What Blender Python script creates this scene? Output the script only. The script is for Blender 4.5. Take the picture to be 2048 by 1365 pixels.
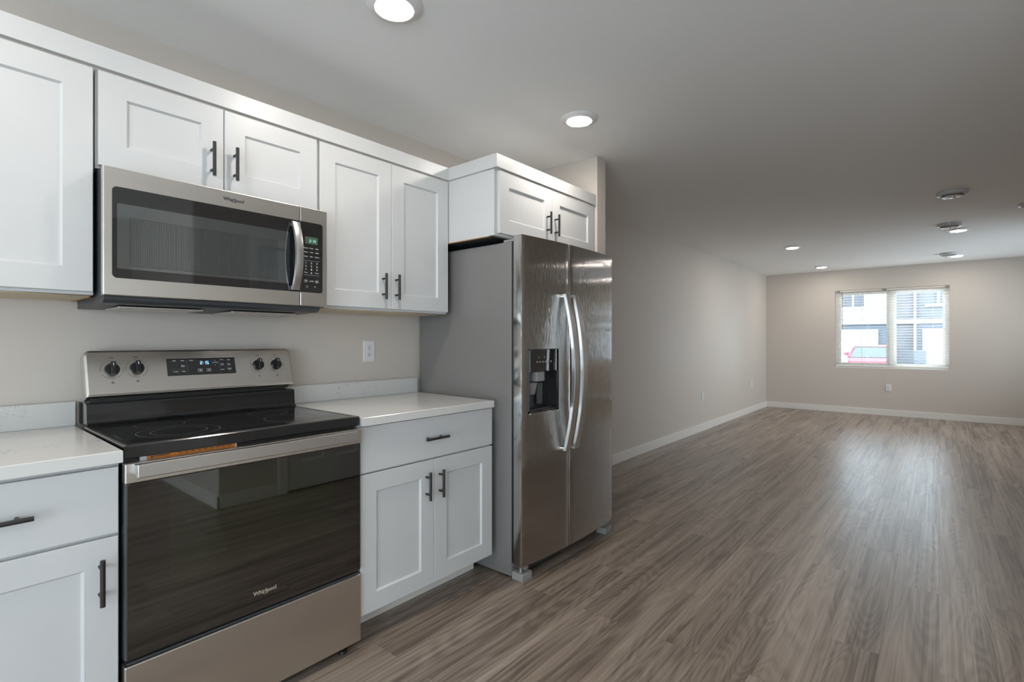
import bpy, bmesh, math, random
from mathutils import Vector, Matrix

# ------------------------------------------------------------------ clear
for o in list(bpy.data.objects):
    bpy.data.objects.remove(o, do_unlink=True)
S = bpy.context.scene
COL = S.collection
random.seed(7)

# ------------------------------------------------------------------ camera
F_PX, W_PX = 1017.4, 2048.0
YAW = math.radians(40.01)
cam_d = bpy.data.cameras.new('camera')
cam_d.sensor_width = 36.0
cam_d.lens = F_PX / W_PX * 36.0
cam_d.clip_start = 0.02
cam = bpy.data.objects.new('camera', cam_d)
COL.objects.link(cam)
cam.location = (0, 0, 1.223)
cam.rotation_euler = (math.radians(90), 0, YAW - math.radians(90))
S.camera = cam

# ------------------------------------------------------------------ world (overcast daylight), exposure
SKY = 7.8
world = bpy.data.worlds.new('world')
S.world = world
world.use_nodes = True
wn = world.node_tree.nodes
wn['Background'].inputs['Color'].default_value = (0.76, 0.88, 1.0, 1)
wn['Background'].inputs['Strength'].default_value = SKY
S.view_settings.view_transform = 'Standard'
S.view_settings.look = 'None'
S.view_settings.gamma = 1.0
S.view_settings.use_curve_mapping = False
S.view_settings.exposure = 0.24
S.cycles.max_bounces = 12
S.cycles.diffuse_bounces = 7
S.cycles.glossy_bounces = 5
S.cycles.transparent_max_bounces = 12
S.cycles.caustics_reflective = False
S.cycles.caustics_refractive = False
S.cycles.sample_clamp_indirect = 6.0
LAMP = 135.0           # radiance of the down-light lenses
LAMP_COL = (1.0, 0.93, 0.85)


def portal(name, loc, rot, sx, sy):
    """sampling guide for the sky at a real window opening (emits nothing itself)"""
    d = bpy.data.lights.new(name, 'AREA')
    d.shape = 'RECTANGLE'
    d.size, d.size_y = sx, sy
    d.cycles.is_portal = True
    o = bpy.data.objects.new(name, d)
    COL.objects.link(o)
    o.location, o.rotation_euler = loc, rot
    return o


H = math.pi / 2
portal('portal_patio', (-2.72, -0.6, 1.03), (0, -H, 0), 2.02, 2.8)
portal('portal_dining', (-0.9, -2.37, 1.335), (H, 0, 0), 1.6, 1.07)
portal('portal_far', (10.49, 0.625, 1.43), (0, H, 0), 1.3, 1.49)
portal('portal_side', (8.75, -2.37, 1.5), (H, 0, 0), 2.7, 1.5)

# ------------------------------------------------------------------ materials
def mat(name, col, rough=0.5, metal=0.0, coat=0.0, spec=0.5, emit=None, estr=0.0):
    m = bpy.data.materials.new(name)
    m.use_nodes = True
    b = m.node_tree.nodes['Principled BSDF']
    b.inputs['Base Color'].default_value = (*col, 1)
    b.inputs['Roughness'].default_value = rough
    b.inputs['Metallic'].default_value = metal
    b.inputs['Coat Weight'].default_value = coat
    b.inputs['Coat Roughness'].default_value = 0.05
    b.inputs['Specular IOR Level'].default_value = spec
    if emit:
        b.inputs['Emission Color'].default_value = (*emit, 1)
        b.inputs['Emission Strength'].default_value = estr
    m['b'] = 1
    return m


def nodes(m):
    nt = m.node_tree
    return nt, nt.nodes['Principled BSDF'], (lambda t: nt.nodes.new('ShaderNode' + t)), nt.links.new


def add_noise(m, scale, bump=0.0, dist=0.002, colvar=0.0, stretch=(1, 1, 1), roughvar=0.0, detail=4):
    """procedural mottling, micro bump and roughness variation on object-space noise"""
    nt, b, N, L = nodes(m)
    tc, mp, no = N('TexCoord'), N('Mapping'), N('TexNoise')
    mp.inputs['Scale'].default_value = stretch
    L(tc.outputs['Object'], mp.inputs['Vector'])
    L(mp.outputs['Vector'], no.inputs['Vector'])
    no.inputs['Scale'].default_value = scale
    no.inputs['Detail'].default_value = detail
    if bump:
        bp = N('Bump')
        bp.inputs['Strength'].default_value = bump
        bp.inputs['Distance'].default_value = dist
        L(no.outputs['Fac'], bp.inputs['Height'])
        L(bp.outputs['Normal'], b.inputs['Normal'])
    if colvar:
        c = b.inputs['Base Color'].default_value[:]
        rp = N('ValToRGB')
        rp.color_ramp.elements[0].position, rp.color_ramp.elements[1].position = 0.3, 0.7
        rp.color_ramp.elements[0].color = [v * (1 - colvar) for v in c[:3]] + [1]
        rp.color_ramp.elements[1].color = [min(1, v * (1 + colvar)) for v in c[:3]] + [1]
        L(no.outputs['Fac'], rp.inputs['Fac'])
        L(rp.outputs['Color'], b.inputs['Base Color'])
    if roughvar:
        r = b.inputs['Roughness'].default_value
        mr = N('MapRange')
        mr.inputs['From Min'].default_value, mr.inputs['From Max'].default_value = 0.3, 0.7
        mr.inputs['To Min'].default_value, mr.inputs['To Max'].default_value = r - roughvar, r + roughvar
        L(no.outputs['Fac'], mr.inputs['Value'])
        L(mr.outputs['Result'], b.inputs['Roughness'])
    return m


M = {}
M['wall'] = add_noise(mat('wall_paint', (0.595, 0.54, 0.487), 0.55, spec=0.4), 140, 0.12, 0.0015, 0.01)
M['ceiling'] = add_noise(mat('ceiling_paint', (0.89, 0.89, 0.88), 0.85, spec=0.2), 90, 0.15, 0.002, 0.01)
M['trim'] = add_noise(mat('trim_white', (0.76, 0.73, 0.69), 0.4), 30, colvar=0.01)
M['cabinet'] = add_noise(mat('cabinet_white', (0.60, 0.602, 0.602), 0.36), 12, colvar=0.008, roughvar=0.03)
M['cab_under'] = add_noise(mat('cabinet_underside', (0.62, 0.52, 0.38), 0.6), 8, colvar=0.06, stretch=(1, 8, 1))
M['cab_edge'] = add_noise(mat('raw_board_edge', (0.45, 0.24, 0.09), 0.7), 60, colvar=0.15)
M['black_metal'] = add_noise(mat('handle_black', (0.018, 0.017, 0.017), 0.38), 200, roughvar=0.05)
M['plastic_black'] = add_noise(mat('black_plastic', (0.015, 0.015, 0.016), 0.35), 80, roughvar=0.05)
M['dark_grey'] = add_noise(mat('dark_grey_metal', (0.075, 0.08, 0.085), 0.42, 0.3), 50, roughvar=0.05)
M['enamel'] = add_noise(mat('black_enamel', (0.012, 0.012, 0.013), 0.16, coat=0.5), 60, roughvar=0.03)
M['cook_glass'] = add_noise(mat('cooktop_glass', (0.008, 0.008, 0.009), 0.07, coat=0.3), 60, roughvar=0.02)
M['oven_glass'] = add_noise(mat('oven_glass', (0.003, 0.003, 0.003), 0.03, spec=0.9), 40, roughvar=0.008)
M['oven_window'] = add_noise(mat('oven_window_tint', (0.004, 0.007, 0.002), 0.03, spec=0.9), 40, roughvar=0.008)
M['mw_glass'] = add_noise(mat('microwave_glass', (0.012, 0.012, 0.013), 0.04, spec=0.8), 40, roughvar=0.008)
M['mw_window'] = add_noise(mat('microwave_window', (0.030, 0.038, 0.041), 0.05, spec=1.0), 40, roughvar=0.008)
for k_, i_ in (('oven_glass', 2.15), ('oven_window', 2.15), ('mw_glass', 1.75), ('mw_window', 2.5)):
    M[k_].node_tree.nodes['Principled BSDF'].inputs['IOR'].default_value = i_
    M[k_].node_tree.nodes['Principled BSDF'].inputs['Specular IOR Level'].default_value = 0.5
M['screen'] = mat('screen_line', (0.022, 0.027, 0.029), 0.12)
M['ring'] = mat('burner_ring_print', (0.13, 0.13, 0.13), 0.25)
M['white_print'] = mat('white_print', (0.75, 0.75, 0.75), 0.5)
M['grey_print'] = mat('grey_print', (0.32, 0.32, 0.33), 0.5)
M['dark_print'] = mat('dark_print', (0.05, 0.05, 0.07), 0.5)
M['orange'] = add_noise(mat('orange_sticker', (0.75, 0.25, 0.03), 0.5), 40, colvar=0.06)
M['logo_silver'] = mat('logo_silver', (0.72, 0.72, 0.74), 0.2, 1.0)
M['logo_dark'] = mat('logo_dark', (0.07, 0.07, 0.09), 0.3, 0.6)
M['logo_warm'] = mat('logo_warm', (0.8, 0.72, 0.62), 0.25, 0.7)
M['led_blue'] = mat('led_blue', (0.02, 0.04, 0.06), 0.4, emit=(0.25, 0.65, 1.0), estr=1.6)
M['led_green'] = mat('led_green', (0.02, 0.04, 0.04), 0.4, emit=(0.35, 0.9, 0.85), estr=0.9)
M['lcd'] = mat('lcd_green', (0.05, 0.075, 0.05), 0.25, emit=(0.3, 0.5, 0.3), estr=0.06)
M['plate'] = add_noise(mat('outlet_white', (0.72, 0.72, 0.71), 0.35), 60, colvar=0.01)
M['slot'] = mat('outlet_slot', (0.02, 0.02, 0.02), 0.6)
M['fridge_side'] = add_noise(mat('fridge_side_grey', (0.235, 0.225, 0.22), 0.42, 0.25), 260, 0.12, 0.0006, 0.02)
M['grey_plastic'] = add_noise(mat('grey_plastic', (0.30, 0.29, 0.285), 0.45), 90, colvar=0.02)
M['rubber'] = mat('rubber', (0.03, 0.03, 0.03), 0.7)
M['chrome'] = mat('chrome', (0.8, 0.8, 0.8), 0.12, 1.0)
M['light_trim'] = mat('light_trim', (0.82, 0.81, 0.79), 0.35)
M['vent'] = add_noise(mat('vent_grey_white', (0.50, 0.51, 0.51), 0.22), 40, colvar=0.02)
M['vent_dark'] = mat('vent_gap', (0.03, 0.03, 0.03), 0.6)
M['lens'] = mat('light_lens', (0.9, 0.9, 0.9), 0.4, emit=LAMP_COL, estr=LAMP)
M['vinyl'] = add_noise(mat('window_vinyl', (0.88, 0.87, 0.84), 0.4), 20, colvar=0.01)
M['blind'] = add_noise(mat('blind_vinyl', (0.88, 0.86, 0.82), 0.45), 30, colvar=0.01)
M['headrail'] = add_noise(mat('shaded_headrail', (0.66, 0.61, 0.55), 0.45), 30, colvar=0.01)  # greige holds the shadow at the window head, painted into the colour
M['wand'] = mat('wand_grey', (0.25, 0.22, 0.22), 0.3)
M['siding'] = None
M['door'] = add_noise(mat('interior_door_white', (0.72, 0.71, 0.70), 0.4), 20, colvar=0.01)
M['red'] = add_noise(mat('car_red', (0.319, 0.032, 0.051), 0.25, coat=0.6), 10, colvar=0.02)
M['car_glass'] = mat('car_glass', (0.058, 0.080, 0.094), 0.06)
M['concrete'] = add_noise(mat('driveway_concrete', (0.406, 0.399, 0.392), 0.9), 6, 0.1, 0.01, 0.08)
M['garage'] = add_noise(mat('garage_white', (0.348, 0.370, 0.406), 0.5), 10, colvar=0.01)
M['ext_white'] = add_noise(mat('exterior_white', (0.522, 0.536, 0.551), 0.5), 10, colvar=0.01)
M['stone'] = add_noise(mat('grey_stone', (0.116, 0.120, 0.128), 0.85), 1.6, 0.2, 0.02, 0.2)
M['ext_grey'] = add_noise(mat('exterior_grey', (0.094, 0.109, 0.123), 0.7), 6, colvar=0.05)
M['ext_glass'] = add_noise(mat('exterior_glass', (0.043, 0.051, 0.065), 0.08), 3, colvar=0.12)


def lap_siding(name, col, pitch=0.13):
    m = mat(name, col, 0.7)
    nt, b, N, L = nodes(m)
    tc, sp, mo, rp, mx = N('TexCoord'), N('SeparateXYZ'), N('Math'), N('ValToRGB'), N('Bump')
    mo.operation = 'FRACT'
    dv = N('Math')
    dv.operation = 'DIVIDE'
    dv.inputs[1].default_value = pitch
    L(tc.outputs['Object'], sp.inputs[0])
    L(sp.outputs['Z'], dv.inputs[0])
    L(dv.outputs[0], mo.inputs[0])
    L(mo.outputs[0], mx.inputs['Height'])
    mx.inputs['Distance'].default_value = 0.012
    L(mx.outputs['Normal'], b.inputs['Normal'])
    return m


M['siding_white'] = lap_siding('siding_white', (0.290, 0.304, 0.334))
M['siding_dark'] = lap_siding('siding_dark', (0.090, 0.116, 0.139))
M['siding_mid'] = lap_siding('siding_mid', (0.138, 0.157, 0.171))


def steel(name, col, rough, aniso, rot=0.0, axis='Z', grain=(1, 1, 1), wave=0.0, var=0.05, brush=0.0):
    """brushed stainless: stretched grain on roughness/bump, anisotropic highlight, gentle sheet waviness"""
    m = mat(name, col, rough, 1.0)
    nt, b, N, L = nodes(m)
    b.inputs['Anisotropic'].default_value = aniso
    b.inputs['Anisotropic Rotation'].default_value = rot
    tg = N('Tangent')
    tg.direction_type = 'RADIAL'
    tg.axis = axis
    L(tg.outputs[0], b.inputs['Tangent'])
    tc, mp, no = N('TexCoord'), N('Mapping'), N('TexNoise')
    mp.inputs['Scale'].default_value = grain
    L(tc.outputs['Object'], mp.inputs[0])
    L(mp.outputs[0], no.inputs['Vector'])
    no.inputs['Scale'].default_value = 1.0
    no.inputs['Detail'].default_value = 5
    mr = N('MapRange')
    mr.inputs['From Min'].default_value, mr.inputs['From Max'].default_value = 0.3, 0.7
    mr.inputs['To Min'].default_value, mr.inputs['To Max'].default_value = rough - var, rough + var
    L(no.outputs['Fac'], mr.inputs['Value'])
    L(mr.outputs[0], b.inputs['Roughness'])
    rp = N('ValToRGB')
    rp.color_ramp.elements[0].position, rp.color_ramp.elements[1].position = 0.25, 0.75
    rp.color_ramp.elements[0].color = [c * (1 - var * 1.2) for c in col] + [1]
    rp.color_ramp.elements[1].color = [c * (1 + var) for c in col] + [1]
    L(no.outputs['Fac'], rp.inputs['Fac'])
    L(rp.outputs[0], b.inputs['Base Color'])
    if wave:
        n2, bp = N('TexNoise'), N('Bump')
        L(tc.outputs['Object'], n2.inputs['Vector'])
        n2.inputs['Scale'].default_value = 6.0
        n2.inputs['Detail'].default_value = 0.5
        bp.inputs['Strength'].default_value = 1.0
        bp.inputs['Distance'].default_value = wave
        L(n2.outputs['Fac'], bp.inputs['Height'])
        if brush:
            m2, n3, ma, cx, ad, nm = N('Mapping'), N('TexNoise'), N('Math'), N('CombineXYZ'), N('VectorMath'), N('VectorMath')
            m2.inputs['Scale'].default_value = (1600, 1600, 25)
            L(tc.outputs['Object'], m2.inputs[0])
            L(m2.outputs[0], n3.inputs['Vector'])
            n3.inputs['Scale'].default_value = 1.0
            n3.inputs['Detail'].default_value = 1
            ma.operation = 'MULTIPLY_ADD'
            L(n3.outputs['Fac'], ma.inputs[0])
            ma.inputs[1].default_value, ma.inputs[2].default_value = brush, -brush * .5
            L(ma.outputs[0], cx.inputs[0])
            ad.operation, nm.operation = 'ADD', 'NORMALIZE'
            L(bp.outputs[0], ad.inputs[0])
            L(cx.outputs[0], ad.inputs[1])
            L(ad.outputs[0], nm.inputs[0])
            bp = nm
        L(bp.outputs[0], b.inputs['Normal'])
    return m


M['steel_h'] = steel('stainless_horizontal', (0.69, 0.66, 0.62), 0.30, 0.6, 0.0, 'Z', (2, 2, 300), var=0.015)
M['steel_v'] = steel('stainless_vertical', (0.46, 0.445, 0.43), 0.13, 1.0, 0.0, 'Z', (260, 260, 2), wave=0.00025, var=0.01, brush=0.9)
M['steel_handle'] = steel('stainless_handle', (0.70, 0.69, 0.68), 0.30, 0.5, 0.0, 'Z', (40, 40, 40), var=0.01)


def quartz():
    m = mat('quartz_white', (0.74, 0.725, 0.70), 0.18)
    nt, b, N, L = nodes(m)
    tc, n1, n2 = N('TexCoord'), N('TexNoise'), N('TexNoise')
    L(tc.outputs['Object'], n1.inputs['Vector'])
    L(tc.outputs['Object'], n2.inputs['Vector'])
    n1.inputs['Scale'].default_value = 4.5
    n1.inputs['Detail'].default_value = 3
    n2.inputs['Scale'].default_value = 70
    n2.inputs['Detail'].default_value = 4
    n2.inputs['Distortion'].default_value = 1.5
    r1, r2, mu, mx = N('ValToRGB'), N('ValToRGB'), N('Math'), N('Mix')
    r1.color_ramp.elements[0].position, r1.color_ramp.elements[1].position = 0.58, 0.66
    r2.color_ramp.elements[0].position, r2.color_ramp.elements[1].position = 0.54, 0.66
    L(n1.outputs['Fac'], r1.inputs['Fac'])
    L(n2.outputs['Fac'], r2.inputs['Fac'])
    mu.operation = 'MULTIPLY'
    L(r1.outputs[0], mu.inputs[0])
    L(r2.outputs[0], mu.inputs[1])
    mx.data_type = 'RGBA'
    L(mu.outputs[0], mx.inputs['Factor'])
    mx.inputs['A'].default_value = (0.66, 0.65, 0.63, 1)
    mx.inputs['B'].default_value = (0.42, 0.42, 0.43, 1)
    L(mx.outputs['Result'], b.inputs['Base Color'])
    return m


M['quartz'] = quartz()


def floor_mat():
    """vinyl planks running along x: brick layout, per-plank tone, stretched grain and cathedral figure"""
    m = mat('vinyl_plank', (0.2, 0.16, 0.13), 0.36)
    nt, b, N, L = nodes(m)
    tc = N('TexCoord')
    br = N('TexBrick')
    br.offset = 0.37
    br.offset_frequency = 2
    br.inputs['Scale'].default_value = 1.0
    br.inputs['Brick Width'].default_value = 1.22
    br.inputs['Row Height'].default_value = 0.178
    br.inputs['Mortar Size'].default_value = 0.0006
    br.inputs['Mortar Smooth'].default_value = 0.3
    br.inputs['Bias'].default_value = 0.0
    br.inputs['Color1'].default_value = (0, 0, 0, 1)
    br.inputs['Color2'].default_value = (1, 1, 1, 1)
    br.inputs['Mortar'].default_value = (0.5, 0.5, 0.5, 1)
    L(tc.outputs['Object'], br.inputs['Vector'])
    # plank id -> offset of the grain coordinates
    cb, vm, va = N('CombineXYZ'), N('VectorMath'), N('VectorMath')
    vm.operation = 'SCALE'
    vm.inputs['Scale'].default_value = 23.0
    sp = N('SeparateColor')
    L(br.outputs['Color'], sp.inputs[0])
    L(sp.outputs[0], cb.inputs[0])
    L(sp.outputs[0], cb.inputs[1])
    L(sp.outputs[0], cb.inputs[2])
    L(cb.outputs[0], vm.inputs[0])
    va.operation = 'ADD'
    L(tc.outputs['Object'], va.inputs[0])
    L(vm.outputs[0], va.inputs[1])

    def noise(scale, stretch, detail, dist, rough=0.55):
        mp, n = N('Mapping'), N('TexNoise')
        mp.inputs['Scale'].default_value = stretch
        L(va.outputs[0], mp.inputs[0])
        L(mp.outputs[0], n.inputs['Vector'])
        n.inputs['Scale'].default_value = scale
        n.inputs['Detail'].default_value = detail
        n.inputs['Distortion'].default_value = dist
        n.inputs['Roughness'].default_value = rough
        return n.outputs['Fac']
    big = noise(1.0, (0.7, 11.0, 1), 3, 0.8)
    streak = noise(1.0, (0.8, 75.0, 1), 5, 0.3, 0.62)
    fine = noise(1.0, (2.2, 300.0, 1), 3, 0.1, 0.6)
    # cathedral figure: sine rings over a smooth stretched field
    fld = noise(1.0, (0.8, 6.0, 1), 1, 0.3)
    sm, sn = N('Math'), N('Math')
    sm.operation = 'MULTIPLY'
    sm.inputs[1].default_value = 120.0
    L(fld, sm.inputs[0])
    sn.operation = 'SINE'
    L(sm.outputs[0], sn.inputs[0])

    def mad(a, k, c):
        n = N('Math')
        n.operation = 'MULTIPLY_ADD'
        L(a, n.inputs[0])
        n.inputs[1].default_value = k
        if isinstance(c, (int, float)):
            n.inputs[2].default_value = c
        else:
            L(c, n.inputs[2])
        return n.outputs[0]
    v = mad(big, 1.15, -0.575 + 0.48)
    v = mad(streak, 0.8, mad(v, 1.0, -0.40))
    v = mad(fine, 0.60, mad(v, 1.0, -0.30))
    v = mad(sn.outputs[0], 0.06, v)
    v = mad(sp.outputs[0], 0.08, mad(v, 1.0, -0.04))
    rp = N('ValToRGB')
    e = rp.color_ramp.elements
    e[0].position, e[0].color = 0.0, (0.080, 0.059, 0.047, 1)
    e[1].position, e[1].color = 1.0, (0.44, 0.362, 0.298, 1)
    k = e.new(0.5)
    k.color = (0.262, 0.206, 0.166, 1)
    k = e.new(0.28)
    k.color = (0.142, 0.107, 0.084, 1)
    L(v, rp.inputs['Fac'])
    mx = N('Mix')
    mx.data_type = 'RGBA'
    L(br.outputs['Fac'], mx.inputs['Factor'])
    L(rp.outputs[0], mx.inputs['A'])
    mx.inputs['B'].default_value = (0.11, 0.085, 0.07, 1)
    L(mx.outputs['Result'], b.inputs['Base Color'])
    bp = N('Bump')
    bp.inputs['Strength'].default_value = 0.35
    bp.inputs['Distance'].default_value = 0.0012
    hh = mad(streak, 0.6, mad(fine, 0.4, mad(sn.outputs[0], 0.12, 0.0)))
    hs = N('Math')
    hs.operation = 'SUBTRACT'
    L(hh, hs.inputs[0])
    L(br.outputs['Fac'], hs.inputs[1])
    L(hs.outputs[0], bp.inputs['Height'])
    L(bp.outputs[0], b.inputs['Normal'])
    mr = N('MapRange')
    mr.inputs['From Min'].default_value, mr.inputs['From Max'].default_value = 0.2, 0.8
    mr.inputs['To Min'].default_value, mr.inputs['To Max'].default_value = 0.38, 0.27
    L(streak, mr.inputs[0])
    L(mr.outputs[0], b.inputs['Roughness'])
    return m


M['floor'] = floor_mat()


def pane_mat():
    """thin window glass: straight transmission with fresnel mirror reflection"""
    m = bpy.data.materials.new('window_glass')
    m.use_nodes = True
    nt = m.node_tree
    nt.nodes.clear()
    N, L = (lambda t: nt.nodes.new('ShaderNode' + t)), nt.links.new
    out, mix, tr, gl, fr = N('OutputMaterial'), N('MixShader'), N('BsdfTransparent'), N('BsdfGlossy'), N('Fresnel')
    tr.inputs[0].default_value = (0.93, 0.96, 0.95, 1)
    gl.inputs['Roughness'].default_value = 0.02
    fr.inputs[0].default_value = 1.5
    L(fr.outputs[0], mix.inputs[0])
    L(tr.outputs[0], mix.inputs[1])
    L(gl.outputs[0], mix.inputs[2])
    L(mix.outputs[0], out.inputs[0])
    return m


M['pane'] = pane_mat()

# ------------------------------------------------------------------ mesh helpers
def box(bm, x0, x1, y0, y1, z0, z1, bev=0.0, seg=2, mtx=None):
    t = bmesh.new()
    bmesh.ops.create_cube(t, size=1.0)
    for v in t.verts:
        v.co = Vector((x0 + (v.co.x + .5) * (x1 - x0), y0 + (v.co.y + .5) * (y1 - y0), z0 + (v.co.z + .5) * (z1 - z0)))
    if bev:
        bmesh.ops.bevel(t, geom=t.edges[:], offset=bev, segments=seg, profile=0.5, affect='EDGES', clamp_overlap=True)
    if mtx is not None:
        t.transform(mtx)
    merge(bm, t)
    return bm


def merge(bm, t):
    me = bpy.data.meshes.new('tmp')
    t.to_mesh(me)
    t.free()
    bm.from_mesh(me)
    bpy.data.meshes.remove(me)


def B(*a, **k):
    return box(bmesh.new(), *a, **k)


def cyl(bm, p0, p1, r0, r1=None, n=24, cap=True):
    r1 = r0 if r1 is None else r1
    p0, p1 = Vector(p0), Vector(p1)
    d = p1 - p0
    t = bmesh.new()
    bmesh.ops.create_cone(t, cap_ends=cap, cap_tris=False, segments=n, radius1=r0, radius2=r1, depth=d.length)
    q = d.to_track_quat('Z', 'Y').to_matrix().to_4x4()
    t.transform(Matrix.Translation((p0 + p1) / 2) @ q)
    merge(bm, t)
    return bm


def lathe(bm, prof, c=(0, 0, 0), n=40):
    """revolve (r, z) profile about the vertical axis through c"""
    rings = []
    for r, z in prof:
        if r < 1e-6:
            rings.append([bm.verts.new((c[0], c[1], c[2] + z))])
        else:
            rings.append([bm.verts.new((c[0] + r * math.cos(2 * math.pi * i / n), c[1] + r * math.sin(2 * math.pi * i / n), c[2] + z)) for i in range(n)])
    for a, b in zip(rings, rings[1:]):
        for i in range(n):
            j = (i + 1) % n
            if len(a) == 1 and len(b) == 1:
                continue
            if len(a) == 1:
                bm.faces.new((a[0], b[j], b[i]))
            elif len(b) == 1:
                bm.faces.new((a[i], a[j], b[0]))
            else:
                bm.faces.new((a[i], a[j], b[j], b[i]))
    return bm


def loft(bm, rings, cap0=True, cap1=True, closed=True):
    R = [[bm.verts.new(p) for p in r] for r in rings]
    n = len(R[0])
    for a, b in zip(R, R[1:]):
        for i in range(n if closed else n - 1):
            j = (i + 1) % n
            bm.faces.new((a[i], a[j], b[j], b[i]))
    if cap0:
        bm.faces.new(R[0][::-1])
    if cap1:
        bm.faces.new(R[-1])
    return bm


def rrect(x0, x1, z0, z1, y, r=0.0, n=6, rs=None):
    """rounded rectangle ring in the xz plane; rs = radii of (x1z1, x0z1, x0z0, x1z0)"""
    rs = rs or (r, r, r, r)
    out = []
    cs = ((x1, z1, 0, -1, -1), (x0, z1, 1, 1, -1), (x0, z0, 2, 1, 1), (x1, z0, 3, -1, 1))
    for (cx, cz, q, sx, sz), rr in zip(cs, rs):
        rr = max(rr, 1e-5)
        ox, oz = cx + sx * rr, cz + sz * rr
        for i in range(n + 1):
            a = math.pi / 2 * (q + i / n)
            out.append((ox + rr * math.cos(a), y, oz + rr * math.sin(a)))
    return out


def slab(bm, x0, x1, z0, z1, yf, yb, r=0.0, bev=0.0, rs=None, n=6):
    """panel facing -y with rounded corners and a softened front edge"""
    def sh(d, y):
        rr = tuple(max(q - d, 0) for q in rs) if rs else None
        return rrect(x0 + d, x1 - d, z0 + d, z1 - d, y, max(r - d, 0), n, rr)
    rings = [sh(0, yb), sh(0, yf + bev)]
    if bev:
        rings.append(sh(bev * 0.3, yf + bev * 0.3))
        rings.append(sh(bev, yf))
    loft(bm, rings)
    return bm


def shaker(x0, x1, z0, z1, yf, th=0.018, rail=0.075, rec=0.009):
    """shaker door facing -y: flat frame, recessed centre panel with a small slope"""
    bm = bmesh.new()
    def R(d, y):
        return [(x0 + d, y, z0 + d), (x1 - d, y, z0 + d), (x1 - d, y, z1 - d), (x0 + d, y, z1 - d)]
    loft(bm, [R(0, yf + th), R(0, yf + .002), R(.0015, yf), R(rail, yf), R(rail + .006, yf + rec), R(rail + .007, yf + rec)])
    return bm


def fin(bm, smooth=35):
    bmesh.ops.recalc_face_normals(bm, faces=bm.faces[:])
    if smooth:
        for f in bm.faces:
            f.smooth = True
        areas = sorted(f.calc_area() for f in bm.faces)
        med = areas[len(areas) // 2] if areas else 0
        for f in bm.faces:                      # large flat faces keep their true normal
            if len(f.verts) > 4 or f.calc_area() > 8 * med:
                f.smooth = False
        lim = math.radians(smooth)
        for e in bm.edges:
            if len(e.link_faces) == 2 and e.calc_face_angle(0) > lim:
                e.smooth = False


def mesh_obj(name, bm, m, parent=None, origin=(0, 0, 0), smooth=35):
    fin(bm, smooth)
    if any(origin):
        bm.transform(Matrix.Translation(-Vector(origin)))
    me = bpy.data.meshes.new(name)
    bm.to_mesh(me)
    bm.free()
    me.materials.append(m)
    o = bpy.data.objects.new(name, me)
    COL.objects.link(o)
    if parent is not None:
        o.parent = parent
    return o


class Thing:
    def __init__(s, name, label, cat, loc, group=None):
        s.o = bpy.data.objects.new(name, None)
        s.o.empty_display_size = 0.1
        COL.objects.link(s.o)
        s.loc = tuple(loc)
        s.o.location = loc
        s.o['label'], s.o['category'] = label, cat
        if group:
            s.o['group'] = group

    def part(s, name, bm, m, parent=None, label=None, smooth=35):
        o = mesh_obj(name, bm, m, parent or s.o, s.loc, smooth)
        if label:
            o['label'] = label
        return o


def struct(name, bm, m, parent=None, smooth=0):
    o = mesh_obj(name, bm, m, parent, smooth=smooth)
    if parent is None:
        o['kind'] = 'structure'
    return o


def dup(root, loc, label=None, rotz=None):
    r = root.copy()
    COL.objects.link(r)
    r.location = loc
    if rotz is not None:
        r.rotation_euler[2] = rotz
    if label:
        r['label'] = label
    for ch in list(root.children):
        c = ch.copy()
        COL.objects.link(c)
        c.parent = r
        for g in list(ch.children):
            d = g.copy()
            COL.objects.link(d)
            d.parent = c
    return r


def text_bm(s, size, x, y, z, bold=0.0, ext=0.0, align='CENTER', shear=0.0, mtx=None):
    """text standing in the xz plane, read from -y"""
    c = bpy.data.curves.new('txt', 'FONT')
    c.body, c.size, c.align_x, c.align_y = s, size, align, 'CENTER'
    c.offset, c.extrude, c.shear = bold, ext, shear
    c.resolution_u = 3
    o = bpy.data.objects.new('txt', c)
    COL.objects.link(o)
    dg = bpy.context.evaluated_depsgraph_get()
    dg.update()
    me = bpy.data.meshes.new_from_object(o.evaluated_get(dg))
    bm = bmesh.new()
    bm.from_mesh(me)
    bpy.data.objects.remove(o)
    bpy.data.curves.remove(c)
    bpy.data.meshes.remove(me)
    bm.transform(Matrix.Translation((x, y, z)) @ Matrix.Rotation(math.pi / 2, 4, 'X'))
    if mtx is not None:
        bm.transform(mtx)
    return bm


SEG = {'2': 'abged', '1': 'bc', '5': 'afgcd', '4': 'fgbc'}


def seven(s, x, y, z, h, mtx=None):
    bm = bmesh.new()
    w, t = h * 0.55, h * 0.13
    for ch in s:
        if ch == ':':
            for k in (.3, .7):
                box(bm, x, x + t, y, y + .0004, z + h * k - t / 2, z + h * k + t / 2, mtx=mtx)
            x += t * 2.2
            continue
        P = {'a': (0, w, h - t, h), 'g': (0, w, h / 2 - t / 2, h / 2 + t / 2), 'd': (0, w, 0, t), 'f': (0, t, h / 2, h),
             'b': (w - t, w, h / 2, h), 'e': (0, t, 0, h / 2), 'c': (w - t, w, 0, h / 2)}
        for k in SEG[ch]:
            a, b_, c, d = P[k]
            box(bm, x + a, x + b_, y, y + .0004, z + c, z + d, mtx=mtx)
        x += w + t * 1.6
    return bm


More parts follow.
